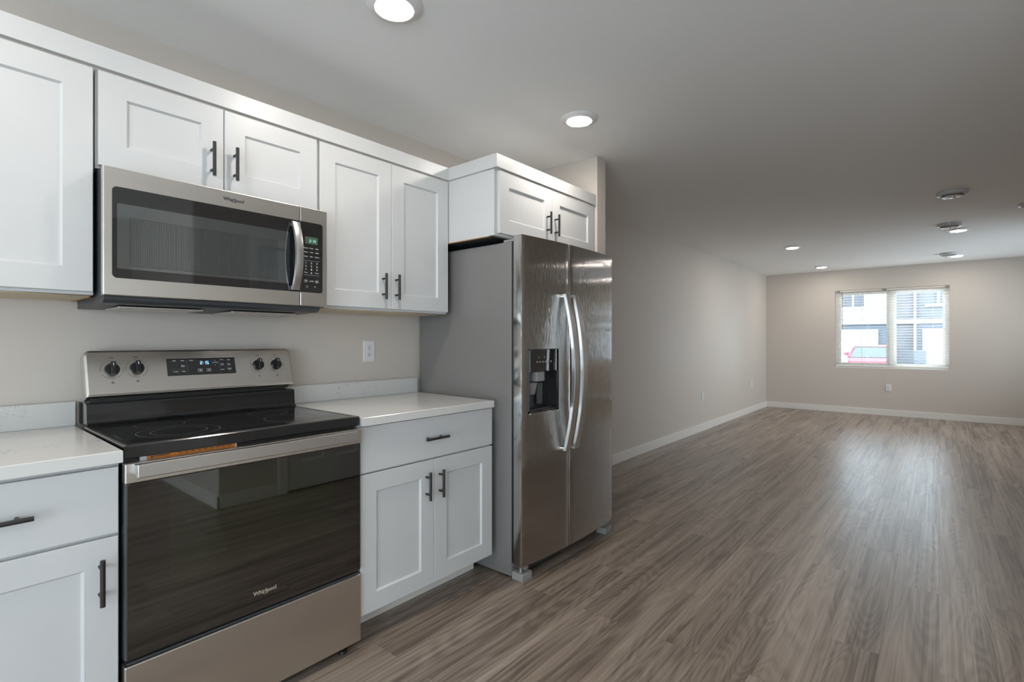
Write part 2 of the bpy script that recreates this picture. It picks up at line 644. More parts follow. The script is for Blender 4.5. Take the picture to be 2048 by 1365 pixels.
def logo(th, parent, x, y, z, width, m_text, m_ring, mtx=None):
    """the maker's word with the open ring round its middle letters"""
    size = width * 0.262
    bm = text_bm('Whirlpool', size, x, y, z, bold=size * 0.022, ext=0.0004, mtx=mtx)
    t = th.part('logo', bm, m_text, parent, smooth=0)
    bm = bmesh.new()
    cx, cz, rx, rz, tl = x + width * .09, z - width * .01, width * .20, width * .085, math.radians(24)
    pts = []
    for i in range(25):
        a = math.radians(60 + 270 * i / 24)
        u, v = rx * math.cos(a), rz * math.sin(a)
        pts.append((cx + u * math.cos(tl) - v * math.sin(tl), cz + u * math.sin(tl) + v * math.cos(tl), width * .012 * math.sin(math.pi * (i + .6) / 25.2)))
    vs = []
    for i, (px, pz, w) in enumerate(pts):
        q = pts[min(i + 1, 24)], pts[max(i - 1, 0)]
        d = Vector((q[0][0] - q[1][0], q[0][1] - q[1][1])).normalized()
        nx, nz = -d.y, d.x
        vs.append([bm.verts.new((px + nx * w, y - .0006, pz + nz * w)), bm.verts.new((px - nx * w, y - .0006, pz - nz * w))])
    for a, b in zip(vs, vs[1:]):
        bm.faces.new((a[0], a[1], b[1], b[0]))
    if mtx is not None:
        bm.transform(mtx)
    th.part('logo_ring', bm, m_ring, parent, smooth=0)
    return t


def bar_handle(th, door, axis, cx, cz, yface, L=0.126, r=0.0062):
    """black bar pull on two posts"""
    ya = yface - 0.032
    bm = bmesh.new()
    h, ps = L / 2, 0.038
    if axis == 'z':
        cyl(bm, (cx, ya, cz - h), (cx, ya, cz + h), r)
        for s in (-1, 1):
            cyl(bm, (cx, ya, cz + s * ps), (cx, yface + .0005, cz + s * ps), 0.0048, n=14)
    else:
        cyl(bm, (cx - h, ya, cz), (cx + h, ya, cz), r)
        for s in (-1, 1):
            cyl(bm, (cx + s * ps, ya, cz), (cx + s * ps, yface + .0005, cz), 0.0048, n=14)
    return th.part('handle', bm, M['black_metal'], door)


# ------------------------------------------------------------------ setting: shell
YK, YL, XE, XW, YS, ZC = 2.425, 2.47, 10.32, -2.6, -2.2, 2.44
struct('floor', B(XW, XE, YS, YL, -0.06, 0.0), M['floor'])
struct('ceiling', B(XW - .15, XE + .15, YS - .15, YL + .15, ZC, ZC + .1), M['ceiling'])
struct('wall_kitchen', B(XW, 2.918, YK, YK + .15, 0, ZC), M['wall'])
struct('wall_stub', B(2.918, 3.031, 1.72, YL + .149, 0, ZC, 0.004), M['wall'])
struct('wall_living', B(3.031, XE + .15, YL, YL + .149, 0, ZC), M['wall'])


def wall_with_hole(name, axis, c0, c1, a0, a1, h0, h1, z0, z1):
    """wall slab; axis = normal ('x' or 'y'); opening a in (h0,h1), z in (z0,z1)"""
    bm = bmesh.new()
    for (p, q, r, s) in ((a0, h0, 0, ZC), (h1, a1, 0, ZC), (h0, h1, z1, ZC), (h0, h1, 0, z0)):
        if s - r < 1e-4:
            continue
        if axis == 'x':
            box(bm, c0, c1, p, q, r, s)
        else:
            box(bm, p, q, c0, c1, r, s)
    bmesh.ops.remove_doubles(bm, verts=bm.verts[:], dist=1e-5)
    return struct(name, bm, M['wall'])


WY0, WY1, WZ0, WZ1 = -0.126, 1.376, 0.770, 2.088
wall_with_hole('wall_east', 'x', XE, XE + .15, YS, YL, WY0, WY1, WZ0, WZ1)
wall_with_hole('wall_west', 'x', XW - .15, XW, YS, YK, -2.0, 0.8, 0.0, 2.05)
bm = bmesh.new()
for (p, q, r, s_) in ((XW - .15, -1.7, 0, ZC), (-1.7, -.1, 1.87, ZC), (-1.7, -.1, 0, .80), (-.1, 7.4, 0, ZC), (7.4, 10.1, 2.25, ZC), (7.4, 10.1, 0, .75), (10.1, XE + .15, 0, ZC)):
    box(bm, p, q, YS - .15, YS, r, s_)
struct('wall_south', bm, M['wall'])

# closet block across the aisle (mirrored in the oven and microwave glass)
CX0, CX1, CY = 1.46, 4.6, -0.50
bm = bmesh.new()
box(bm, CX0, 1.96, CY - .12, CY, 0, ZC)
box(bm, 2.74, CX1, CY - .12, CY, 0, ZC)
box(bm, 1.96, 2.74, CY - .12, CY, 2.05, ZC)
box(bm, CX0, CX0 + .12, YS, CY - .12, 0, ZC)
box(bm, CX1 - .12, CX1, YS, CY - .12, 0, ZC)
struct('wall_closet', bm, M['wall'])
bm = bmesh.new()
box(bm, CX0 - .012, 1.89, CY, CY + .012, 0, .095, .002)
box(bm, CX0 - .012, CX0, YS, CY + .012, 0, .095, .002)
box(bm, 2.81, CX1 + .012, CY, CY + .012, 0, .095, .002)
struct('baseboard_closet', bm, M['trim'])
bm = bmesh.new()
box(bm, 1.89, 1.965, CY, CY + .016, 0, 2.12, .003)
box(bm, 2.735, 2.81, CY, CY + .016, 0, 2.12, .003)
box(bm, 1.965, 2.735, CY, CY + .016, 2.05, 2.12, .003)
struct('trim_1', bm, M['trim'])


def six_panel():
    bm = bmesh.new()
    x0, x1, z0, z1, yf = 1.972, 2.728, 0.012, 2.04, CY - 0.012
    xs = [x0, x0 + .115, (x0 + x1) / 2 - .055, (x0 + x1) / 2 + .055, x1 - .115, x1]
    zs = [z0, z0 + .22, z0 + .80, z0 + .98, z0 + 1.58, z0 + 1.69, z0 + 1.90, z1]
    def q(p):
        bm.faces.new([bm.verts.new(v) for v in p])
    for i in range(5):
        for j in range(7):
            a, b_, c, d = xs[i], xs[i + 1], zs[j], zs[j + 1]
            if i in (1, 3) and j in (1, 3, 5):
                R = lambda e, y: [(a + e, y, c + e), (b_ - e, y, c + e), (b_ - e, y, d - e), (a + e, y, d - e)]
                loft(bm, [R(0, yf), R(.012, yf - .009), R(.022, yf - .009), R(.05, yf - .002)], cap0=False)
            else:
                q([(a, yf, c), (b_, yf, c), (b_, yf, d), (a, yf, d)])
    bmesh.ops.remove_doubles(bm, verts=bm.verts[:], dist=1e-5)
    box(bm, x0, x1, yf - .04, yf - .012, z0, z1)
    return bm


d1 = struct('door_1', six_panel(), M['door'])
bm = bmesh.new()
cyl(bm, (2.67, CY - .012, .95), (2.67, CY + .03, .95), .012)
lathe(bm, [(0, 0), (.02, .002), (.028, .014), (.024, .028), (0, .034)], (0, 0, 0), 20)
bm.transform(Matrix.Identity(4))
bm2 = bmesh.new()
cyl(bm2, (2.67, CY - .012, .95), (2.67, CY + .035, .95), .011)
cyl(bm2, (2.67, CY + .03, .95), (2.67, CY + .06, .95), .026, .022)
bm.free()
struct('door_knob', bm2, M['chrome'], d1, 35)

# baseboards
struct('baseboard_living', B(3.031, XE - .014, YL - .014, YL, 0, .1, .003), M['trim'])
struct('baseboard_east', B(XE - .014, XE, YS, YL, 0, .1, .003), M['trim'])
bm = bmesh.new()
box(bm, 3.031, 3.044, 1.72, YL - .014, 0, .1, .003)
struct('baseboard_stub', bm, M['trim'])
struct('baseboard_south', B(CX1 + .012, XE - .014, YS, YS + .014, 0, .1, .003), M['trim'])

# ------------------------------------------------------------------ windows
def window(name, axis, c, a0, a1, z0, z1, mull, fw=0.05, d=0.07):
    """vinyl slider: outer frame, sashes, centre mullion, two panes. plane coordinate c = inner face of frame"""
    def bx(bm, p, q, r, s, c0, c1, bev=.003):
        if axis == 'x':
            box(bm, c0, c1, p, q, r, s, bev)
        else:
            box(bm, p, q, c0, c1, r, s, bev)
    sg = 1 if (axis == 'x' and c > 0) else -1
    c1 = c + sg * d
    lo, hi = min(c, c1), max(c, c1)
    bm = bmesh.new()
    bx(bm, a0, a0 + fw, z0, z1, lo, hi)
    bx(bm, a1 - fw, a1, z0, z1, lo, hi)
    bx(bm, a0 + fw, a1 - fw, z1 - fw, z1, lo, hi)
    bx(bm, a0 + fw, a1 - fw, z0, z0 + fw, lo, hi)
    w = struct(name, bm, M['vinyl'], smooth=35)
    bm = bmesh.new()
    mid = (a0 + a1) / 2 if mull is None else mull
    bx(bm, mid - .035, mid + .035, z0 + fw, z1 - fw, lo + .004, hi - .004)
    struct('window_mullion', bm, M['vinyl'], w, 35)
    bm = bmesh.new()
    s = .03
    for (p, q) in ((a0 + fw, mid - .035), (mid + .035, a1 - fw)):
        bx(bm, p, p + s, z0 + fw, z1 - fw, lo + .015, hi - .015)
        bx(bm, q - s, q, z0 + fw, z1 - fw, lo + .015, hi - .015)
        bx(bm, p + s, q - s, z1 - fw - s, z1 - fw, lo + .015, hi - .015)
        bx(bm, p + s, q - s, z0 + fw, z0 + fw + s, lo + .015, hi - .015)
    struct('window_sash', bm, M['vinyl'], w, 35)
    for (p, q) in ((a0 + fw, mid - .035), (mid + .035, a1 - fw)):
        bm = bmesh.new()
        m_ = (lo + hi) / 2
        if axis == 'x':
            vs = [(m_, p, z0 + fw), (m_, q, z0 + fw), (m_, q, z1 - fw), (m_, p, z1 - fw)]
        else:
            vs = [(p, m_, z0 + fw), (q, m_, z0 + fw), (q, m_, z1 - fw), (p, m_, z1 - fw)]
        bm.faces.new([bm.verts.new(v) for v in vs])
        struct('window_pane', bm, M['pane'], w)
    return w


window('window_1', 'x', XE + .075, WY0, WY1, WZ0, WZ1, 0.60)
window('window_3', 'y', YS - .075, 7.4, 10.1, .75, 2.25, None)
window('window_2', 'y', YS - .075, -1.7, -.1, .80, 1.87, None)
window('door_2', 'x', XW - .06, -2.0, .8, 0.0, 2.05, None, fw=.07)
struct('trim_2', B(XE + .002, XE + .074, WY0 + .001, WY1 - .001, WZ0, WZ0 + .012, .002), M['vinyl'])

# blind in the far window
bl = Thing('window_blind', 'white horizontal slat blind lowered over the far wall window', 'blind', (XE + .04, (WY0 + WY1) / 2, WZ1))
bm = bmesh.new()
box(bm, XE + .008, XE + .062, WY0 + .006, WY1 - .006, WZ1 - .032, WZ1 - .002, .003)
bl.part('headrail', bm, M['headrail'])
bm = bmesh.new()
z = WZ1 - .06
tilt = math.radians(4)
while z > WZ0 + .075:
    mt = Matrix.Translation((XE + .036, 0, z)) @ Matrix.Rotation(tilt, 4, 'Y')
    box(bm, -.0235, .0235, WY0 + .010, WY1 - .010, -.0014, .0014, mtx=mt)
    z -= 0.0435
bl.part('slats', bm, M['blind'], smooth=0)
bl.part('bottom_rail', B(XE + .014, XE + .058, WY0 + .010, WY1 - .010, WZ0 + .022, WZ0 + .046, .004), M['blind'])
for yy in (WY0 + .2, .62, WY1 - .38, WY1 - .13):
    bm = bmesh.new()
    for xx in (XE + .0115, XE + .0605):
        cyl(bm, (xx, yy, WZ0 + .046), (xx, yy, WZ1 - .03), .0014, n=6)
    bl.part('ladder_cord', bm, M['blind'])
bm = bmesh.new()
cyl(bm, (XE - .004, WY1 - .105, 1.42), (XE - .004, WY1 - .105, WZ1 - .03), .005, n=10)
bl.part('tilt_wand', bm, M['wand'])
for yy in (WY0 + .015, (WY0 + WY1) / 2 + .05, WY1 - .06):
    bl.part('bracket', B(XE - .004, XE + .008, yy - .012, yy + .035, WZ1 - .03, WZ1 - .001, .001), M['wand'])

# ------------------------------------------------------------------ outside the far window
GZ = -0.42
struct('ground', B(10.47, 60, -30, 30, GZ - .1, GZ), M['concrete'])
nb = Thing('neighbour_house', 'pale sided house with white garage doors across the driveway', 'house', (30, 1.5, GZ))
nb.part('wall', B(30.0, 36, 1.62, 12, 2.25, 4.9), M['siding_white'], label='white lap siding upper storey')
bm = B(30.1, 36, 1.62, 12, GZ, 2.25)
nb.part('lower_wall', bm, M['siding_dark'], label='blue grey lap siding lower storey')
nb.part('stone_pier', B(30.05, 35.9, .88, 1.62, GZ, 4.9), M['stone'], label='grey stone pier')
nb.part('side_wall', B(30.15, 36, -9, .88, 2.25, 4.9), M['siding_mid'], label='mid grey siding of the upper side bay')
nb.part('side_lower_wall', B(30.16, 36, -9, .88, GZ, 2.25), M['siding_dark'])
nb.part('belly_band', B(29.9, 30.0, -9, 12, 2.05, 2.23), M['ext_white'], label='white band board')
nb.part('corner_post', B(29.88, 30.05, .80, .89, .8, 2.05), M['ext_white'])
nb.part('corner_post', B(29.88, 30.05, .80, .89, 2.23, 4.9), M['ext_white'])
nb.part('window_trim', B(30.0, 30.14, -9, .5, 2.83, 2.94), M['ext_white'])
nb.part('window_trim', B(30.0, 30.14, -.03, .07, 2.94, 4.6), M['ext_white'])
nb.part('window', B(29.96, 30.0, 2.70, 3.95, 2.78, 4.2, .004), M['ext_white'], label='white framed upper window')
for (a, b_) in ((2.79, 3.21), (3.28, 3.85)):
    nb.part('window_pane', B(29.95, 29.962, a, b_, 2.89, 4.1), M['ext_glass'])
for nm, (a, b_) in (('garage_door', (2.33, 7.0)), ('garage_door', (-4.4, .49))):
    bm = bmesh.new()
    for k in range(4):
        box(bm, 30.02, 30.08, a, b_, GZ + .02 + k * .52, GZ + .53 + k * .52, .008)
    g = nb.part(nm, bm, M['garage'])
    nb.part('door_trim', B(29.98, 30.08, a - .09, a, GZ, 1.66), M['ext_white'], g)
    nb.part('door_trim', B(29.98, 30.08, b_, b_ + .09, GZ, 1.66), M['ext_white'], g)
    nb.part('door_trim', B(29.97, 30.08, a - .09, b_ + .09, 1.6605, 1.78), M['ext_white'], g)
nb.part('entry_step', B(29.5, 29.9, .45, 1.62, GZ, .82), M['ext_grey'], label='dark grey box beside the garage door')

# red car parked in front of the left garage door
car = Thing('car', 'red parked car seen through the slats of the far window', 'car', (26.90, 2.21, GZ))
def car_ring(x, w, zb, zt, wt, y=2.21):
    return [(x, y - .9 * w, zb), (x, y + .9 * w, zb), (x, y + .9 * w, zb + (zt - zb) * .55), (x, y + .9 * wt, zt), (x, y - .9 * wt, zt), (x, y - .9 * w, zb + (zt - zb) * .55)]
bm = bmesh.new()
loft(bm, [car_ring(24.90, .74, -.1, .40, .66), car_ring(25.05, .80, -.22, .52, .74), car_ring(25.90, .83, -.24, .56, .78), car_ring(27.90, .84, -.24, .58, .80), car_ring(28.90, .82, -.22, .56, .76), car_ring(29.10, .74, -.1, .42, .66)])
car.part('body', bm, M['red'])
bm = bmesh.new()
def cab_ring(z, xa, xb, w, y=2.21):
    return [(xa, y - .9 * w, z), (xa, y + .9 * w, z), (xb, y + .9 * w, z), (xb, y - .9 * w, z)]
loft(bm, [cab_ring(.55, 25.50, 28.70, .79), cab_ring(.98, 26.05, 28.30, .62)])
car.part('windows', bm, M['car_glass'], label='dark glass greenhouse')
bm = bmesh.new()
loft(bm, [cab_ring(.98, 26.02, 28.32, .63), cab_ring(1.05, 26.15, 28.20, .58), cab_ring(1.07, 26.40, 27.90, .45)])
for sy in (-1, 1):
    for (xa, xb, dx) in ((25.50, 26.05, 0), (28.70, 28.30, 0)):
        p0, p1 = Vector((xa, 2.21 + sy * .715, .55)), Vector((xb, 2.21 + sy * .567, .99))
        cyl(bm, p0, p1, .045, n=8)
car.part('roof', bm, M['red'])
for sy in (-1, 1):
    bm = bmesh.new()
    box(bm, 25.75, 25.90, 2.21 + sy * .82 - .08, 2.21 + sy * .82 + .08, .62, .76, .03)
    car.part('mirror', bm, M['red'])
    for xx in (25.60, 28.25):
        bm = bmesh.new()
        cyl(bm, (xx, 2.21 + sy * .75, -.11), (xx, 2.21 + sy * .60, -.11), .31, n=28)
        car.part('wheel', bm, M['rubber'])

# ------------------------------------------------------------------ wall cabinets
CABF = 2.090          # door face of the wall cabinets
YB = YK - .004


def carcass(x0, x1, y0, y1, z0, z1, th=.018):
    bm = bmesh.new()
    box(bm, x0, x1, y0, y1, z0, z1, .0012, 1)
    return bm


GC = 'white shaker wall cabinets'
# left of the microwave
c = Thing('wall_cabinet', 'tall white shaker wall cabinet left of the microwave', 'cabinet', (.14, YB, 1.37), GC)
c.part('body', carcass(-.11, .3925, CABF + .019, YB, 1.372, 2.112), M['cabinet'])
c.part('bottom_panel', B(-.10, .385, CABF + .03, YB, 1.3685, 1.3718), M['cab_under'], label='unpainted underside panel')
c.part('raw_edge', B(.3855, .392, CABF + .06, YB, 1.3665, 1.3718), M['cab_edge'])
d = c.part('door', shaker(-.105, .3885, 1.382, 2.106, CABF), M['cabinet'])
bar_handle(c, d, 'z', -.06, 1.49, CABF)
# above the microwave
c = Thing('wall_cabinet', 'short white two door wall cabinet above the microwave', 'cabinet', (.78, YB, 1.79), GC)
c.part('body', carcass(.396, 1.166, CABF + .019, YB, 1.788, 2.112), M['cabinet'])
d = c.part('door', shaker(.402, .7795, 1.797, 2.106, CABF), M['cabinet'])
bar_handle(c, d, 'z', .736, 1.9005, CABF)
d = c.part('door', shaker(.7825, 1.160, 1.797, 2.106, CABF), M['cabinet'])
bar_handle(c, d, 'z', .817, 1.9005, CABF)
# right of the microwave
c = Thing('wall_cabinet', 'tall white two door wall cabinet between microwave and refrigerator', 'cabinet', (1.55, YB, 1.37), GC)
c.part('body', carcass(1.1675, 1.941, CABF + .019, YB, 1.372, 2.112), M['cabinet'])
c.part('bottom_panel', B(1.18, 1.93, CABF + .03, YB, 1.3685, 1.3718), M['cab_under'], label='unpainted underside panel')
d = c.part('door', shaker(1.1725, 1.5565, 1.382, 2.106, CABF), M['cabinet'])
bar_handle(c, d, 'z', 1.503, 1.490, CABF)
d = c.part('door', shaker(1.5595, 1.9375, 1.382, 2.106, CABF), M['cabinet'])
bar_handle(c, d, 'z', 1.581, 1.491, CABF)
# above the refrigerator
FCF = 1.733
c = Thing('wall_cabinet', 'deep white two door wall cabinet above the refrigerator', 'cabinet', (2.43, YB, 1.77), GC)
c.part('body', carcass(1.945, 2.9145, FCF + .019, YB, 1.769, 2.112), M['cabinet'])
c.part('bottom_panel', B(1.955, 2.91, FCF + .04, YB, 1.7655, 1.7688), M['dark_grey'], label='underside panel with its shade painted dark')  # dark grey stands in for the shade above the refrigerator
c.part('raw_edge', B(1.9455, 1.954, FCF + .06, YB, 1.765, 1.7688), M['cab_edge'])
d = c.part('door', shaker(1.967, 2.4315, 1.782, 2.106, FCF), M['cabinet'])
bar_handle(c, d, 'z', 2.377, 1.901, FCF)
d = c.part('door', shaker(2.4345, 2.9025, 1.782, 2.106, FCF), M['cabinet'])
bar_handle(c, d, 'z', 2.457, 1.899, FCF)

cr = Thing('crown_moulding', 'flat white crown board stepping along the tops of the wall cabinets', 'moulding', (.9, CABF, 2.113))
cr.part('crown_board', B(-.11, 1.9335, CABF - .008, CABF + .011, 2.1135, 2.183, .0015), M['cabinet'])
cr.part('crown_board', B(1.9335, 1.949, FCF + .0115, CABF + .011, 2.1135, 2.183, .0015), M['cabinet'])
cr.part('crown_board', B(1.9335, 2.9145, FCF - .008, FCF + .011, 2.1135, 2.183, .0015), M['cabinet'])

# ------------------------------------------------------------------ base cabinets and countertops
BF = 1.768
GB = 'white shaker base cabinets'
c = Thing('base_cabinet', 'white base cabinet with one drawer over two doors right of the range', 'cabinet', (1.555, 2.1, 0), GB)
c.part('body', carcass(1.166, 1.949, BF + .019, YB, .112, .8815), M['cabinet'])
c.part('toe_kick', B(1.17, 1.96, 1.915, 1.93, .0005, .1115), M['trim'])
d = c.part('drawer_front', B(1.1665, 1.9465, BF, BF + .018, .691, .877, .0015), M['cabinet'])
bar_handle(c, d, 'x', 1.551, .783, BF, .132)
d = c.part('door', shaker(1.1665, 1.5525, .119, .683, BF), M['cabinet'])
bar_handle(c, d, 'z', 1.505, .572, BF)
d = c.part('door', shaker(1.5555, 1.9465, .119, .683, BF), M['cabinet'])
bar_handle(c, d, 'z', 1.584, .571, BF)

c = Thing('base_cabinet', 'white base cabinet with one drawer over one door left of the range', 'cabinet', (.14, 2.1, 0), GB)
c.part('body', carcass(-.11, .3895, BF + .019, YB, .112, .8815), M['cabinet'])
c.part('toe_kick', B(-.11, .3895, 1.915, 1.93, .0005, .1115), M['trim'])
d = c.part('drawer_front', B(-.106, .3845, BF, BF + .018, .686, .870, .0015), M['cabinet'])
bar_handle(c, d, 'x', .140, .778, BF, .132)
d = c.part('door', shaker(-.106, .3845, .119, .676, BF), M['cabinet'])
bar_handle(c, d, 'z', .343, .564, BF)


def counter(label, x0, x1, x1b, sx0, sx1):
    c = Thing('countertop', label, 'countertop', ((x0 + x1) / 2, 2.1, .882), 'white quartz countertops')
    bm = bmesh.new()
    def ring(z, e):
        return [(x0 + e, 1.748 + e, z), (x1 - e, 1.748 + e, z), (x1b - e, YB, z), (x0 + e, YB, z)]
    loft(bm, [ring(.8822, .002), ring(.884, 0), ring(.915, 0), ring(.917, .002)])
    c.part('slab', bm, M['quartz'])
    c.part('backsplash', B(sx0, sx1, YB - .021, YB, .9172, 1.003, .0015), M['quartz'])


counter('white speckled quartz countertop left of the range', -.12, .3905, .3935, -.12, .396)
counter('white speckled quartz countertop between range and refrigerator', 1.166, 1.940, 1.978, 1.170, 1.977)

# ------------------------------------------------------------------ electric range
rg = Thing('electric_range', 'stainless steel electric range with black glass cooktop and oven door', 'range', (.777, 2.05, 0))
RX0, RX1 = .3965, 1.159
rg.part('body', B(RX0 + .004, RX1 - .004, 1.80, YB - .004, .035, .885, .002), M['dark_grey'], label='dark grey side panels')
# cooktop: enamel frame with raised edge, glass inside
bm = bmesh.new()
def cring(z, e, yb=2.262):
    return [(RX0 + e, 1.765 + e, z), (RX1 - e, 1.765 + e, z), (RX1 - e, yb, z), (RX0 + e, yb, z)]
def cringi(z, e, yb=2.240):
    return [(RX0 + e, 1.765 + e, z), (RX1 - e, 1.765 + e, z), (RX1 - e, yb, z), (RX0 + e, yb, z)]
loft(bm, [cring(.888, .002), cring(.890, 0), cring(.9215, 0), cring(.9245, .003), cringi(.9255, .018), cringi(.9225, .024)], cap1=True)
ct = rg.part('cooktop', bm, M['enamel'], label='black enamel cooktop frame')
bm = bmesh.new()
loft(bm, [cringi(.9226, .026, 2.225), cringi(.9242, .027, 2.224)])
gl = rg.part('glass_top', bm, M['cook_glass'], ct)


def ring_bm(cx, cy, r, w=.0016, z=.9246, n=64):
    bm = bmesh.new()
    a = [[bm.verts.new((cx + q * math.cos(2 * math.pi * i / n), cy + q * math.sin(2 * math.pi * i / n), z)) for i in range(n)] for q in (r - w, r + w)]
    for i in range(n):
        j = (i + 1) % n
        bm.faces.new((a[0][i], a[0][j], a[1][j], a[1][i]))
    return bm


for (cx, cy, r) in ((.585, 1.935, .118), (.585, 1.935, .08), (.965, 1.935, .095), (.585, 2.135, .075), (.965, 2.135, .075)):
    rg.part('burner_ring', ring_bm(cx, cy, r), M['ring'], ct, smooth=0)
rg.part('edge_highlight', B(RX0 - .0025, RX0 + .006, 1.772, 2.25, .9245, .9262, .0005), M['steel_handle'], ct)  # steel strip put in as the pale highlight along the cooktop's left edge
# curved riser behind the glass
bm = bmesh.new()
prof = [(2.2625, .9235), (2.272, .926), (2.280, .934), (2.2835, .946), (2.286, .992), (2.290, .999), (2.298, 1.001), (2.41, 1.001), (2.41, .9235)]
def rr(x, s=0):
    return [(x, y, z) for y, z in prof]
loft(bm, [rr(RX0 + .010), rr(RX1 - .003)])
rg.part('riser', bm, M['enamel'], label='black curved riser behind the cooktop')
rg.part('vent_gap', B(RX0 + .025, RX1 - .03, 2.318, 2.40, 1.0012, 1.032), M['plastic_black'])
# control panel (tilted)
TP = Matrix.Translation((0, 2.300, 1.022)) @ Matrix.Rotation(math.radians(-18), 4, 'X')
PX0, PX1, PH = .407, 1.167, .177
bm = bmesh.new()
slab(bm, PX0, PX1, 0, PH, 0, .05, bev=.010, rs=(.022, .022, .006, .006))
bm.transform(TP)
box(bm, PX0 + .012, PX1 - .012, 2.352, 2.405, 1.032, 1.17, .004)
cp = rg.part('control_panel', bm, M['steel_h'], label='stainless backguard with knobs and clock')


def on_panel(px, pz, py=0.0):
    return TP @ Vector((px, py, pz))


def knob(x, z):
    bm = bmesh.new()
    cyl(bm, (x, 0, z), (x, -.010, z), .0235, .0225, n=32)
    cyl(bm, (x, -.010, z), (x, -.013, z), .0225, .020, n=32)
    box(bm, x - .0075, x + .0075, -.030, -.010, z - .022, z + .0235, .002)
    bm.transform(TP)
    rg.part('knob', bm, M['plastic_black'], cp)
    rg.part('knob_mark', B(x - .0013, x + .0013, -.0308, -.0298, z + .008, z + .019, mtx=TP), M['white_print'], cp)
    bm = bmesh.new()
    n, pr = 48, .034
    a = [[bm.verts.new((x + q * math.cos(2 * math.pi * i / n), -.0003, z + q * math.sin(2 * math.pi * i / n))) for i in range(n)] for q in (pr - .0005, pr + .0005)]
    for i in range(n):
        if i % 12 in (2, 3):
            continue
        j = (i + 1) % n
        bm.faces.new((a[0][i], a[0][j], a[1][j], a[1][i]))
    for (zz, w) in ((.045, .014), (-.047, .006), (-.051, .009)):
        box(bm, x - w / 2, x + w / 2, -.0005, -.0001, z + zz - .0012, z + zz + .0012)
    bm.transform(TP)
    rg.part('dial_marking', bm, M['dark_print'], cp, smooth=0)


for kx, kz in ((.487, .100), (.563, .102), (1.012, .099), (1.091, .098)):
    knob(kx, kz)
DX0, DX1, DZ0, DZ1 = .661, .915, .066, .136
bm = bmesh.new()
slab(bm, DX0, DX1, DZ0, DZ1, -.0012, .001, r=.001)
bm.transform(TP)
rg.part('display', bm, M['mw_glass'], cp)
bm = B(DX1, DX1 + .0035, -.002, .001, DZ0 - .001, DZ1 + .001, mtx=TP)
rg.part('display_edge', bm, M['chrome'], cp)
rg.part('clock_digits', seven('2:15', .780, -.0018, .1095, .0135, TP), M['led_blue'], cp, smooth=0)
words = bmesh.new()
for (s, x, z, sz) in (('Bake', .688, .1275, .0062), ('Broil', .717, .1275, .0062), ('Clean', .748, .1275, .0062), ('Keep', .717, .1075, .0055), ('Warm', .717, .1025, .0055),
                      ('Temp/Time', .836, .1165, .0052), ('Timer', .863, .1275, .006), ('Light', .890, .1265, .006), ('Cook', .863, .109, .0055), ('Time', .863, .104, .0055),
                      ('Delay', .890, .109, .0055), ('Start', .890, .104, .0055), ('Clock', .863, .0845, .006), ('Control', .890, .0885, .0055), ('Lock', .890, .0835, .0055),
                      ('Frozen', .690, .0825, .0062), ('Pizza', .718, .0825, .0062)):
    merge(words, text_bm(s, sz, x, -.0016, z, bold=.0001, mtx=TP))
rg.part('panel_lettering', words, M['white_print'], cp, smooth=0)
for (x0, x1, z0, z1) in ((.732, .7325, .075, .130), (.852, .8525, .075, .130), (.676, .728, .0915, .0920)):
    rg.part('panel_line', B(x0, x1, -.0017, -.0014, z0, z1, mtx=TP), M['grey_print'], cp, smooth=0)
for nm_, zz, up in (('up_arrow', .1235, 1), ('down_arrow', .1075, -1)):
    bm = bmesh.new()
    bm.faces.new([bm.verts.new(TP @ Vector(v)) for v in ((.8335, -.0016, zz), (.8385, -.0016, zz), (.836, -.0016, zz + up * .004))])
    rg.part(nm_, bm, M['grey_print'], cp, smooth=0)
for nm_, bx0 in (('start_icon', .770), ('cancel_icon', .802)):
    words = bmesh.new()
    for (a, b_, c_, d_) in ((0, .016, 0, .0009), (0, .016, .0111, .012), (0, .0009, 0, .012), (.0151, .016, 0, .012), (.0055, .0105, .0035, .0085)):
        box(words, bx0 + a, bx0 + b_, -.0017, -.0014, .079 + c_, .079 + d_, mtx=TP)
    rg.part(nm_, words, M['white_print'], cp, smooth=0)

# strip below cooktop with warning sticker
rg.part('manifold_strip', B(RX0 + .012, RX1 - .012, 1.785, 1.80, .872, .8885), M['enamel'])
lab = rg.part('warning_label', B(.455, .700, 1.7835, 1.7845, .8755, .8865), M['orange'], label='orange warning sticker')
rg.part('label_end', B(.438, .4548, 1.7832, 1.7845, .8755, .8865), M['plate'], lab)
rg.part('label_end', B(.7002, .705, 1.7832, 1.7845, .8755, .8865), M['plate'], lab)
bm = text_bm('WARNING', .0085, .493, 1.7831, .881, bold=.0002)
tri = [(.4635, .8775), (.4725, .8775), (.468, .885)]
bm.faces.new([bm.verts.new((x, 1.7831, z)) for x, z in tri])
for k in range(9):
    x = .535 + k * .0175
    box(bm, x, x + .014, 1.7829, 1.7832, .879, .8805)
    box(bm, x, x + .011, 1.7829, 1.7832, .8825, .8838)
rg.part('label_lettering', bm, M['dark_print'], lab, smooth=0)
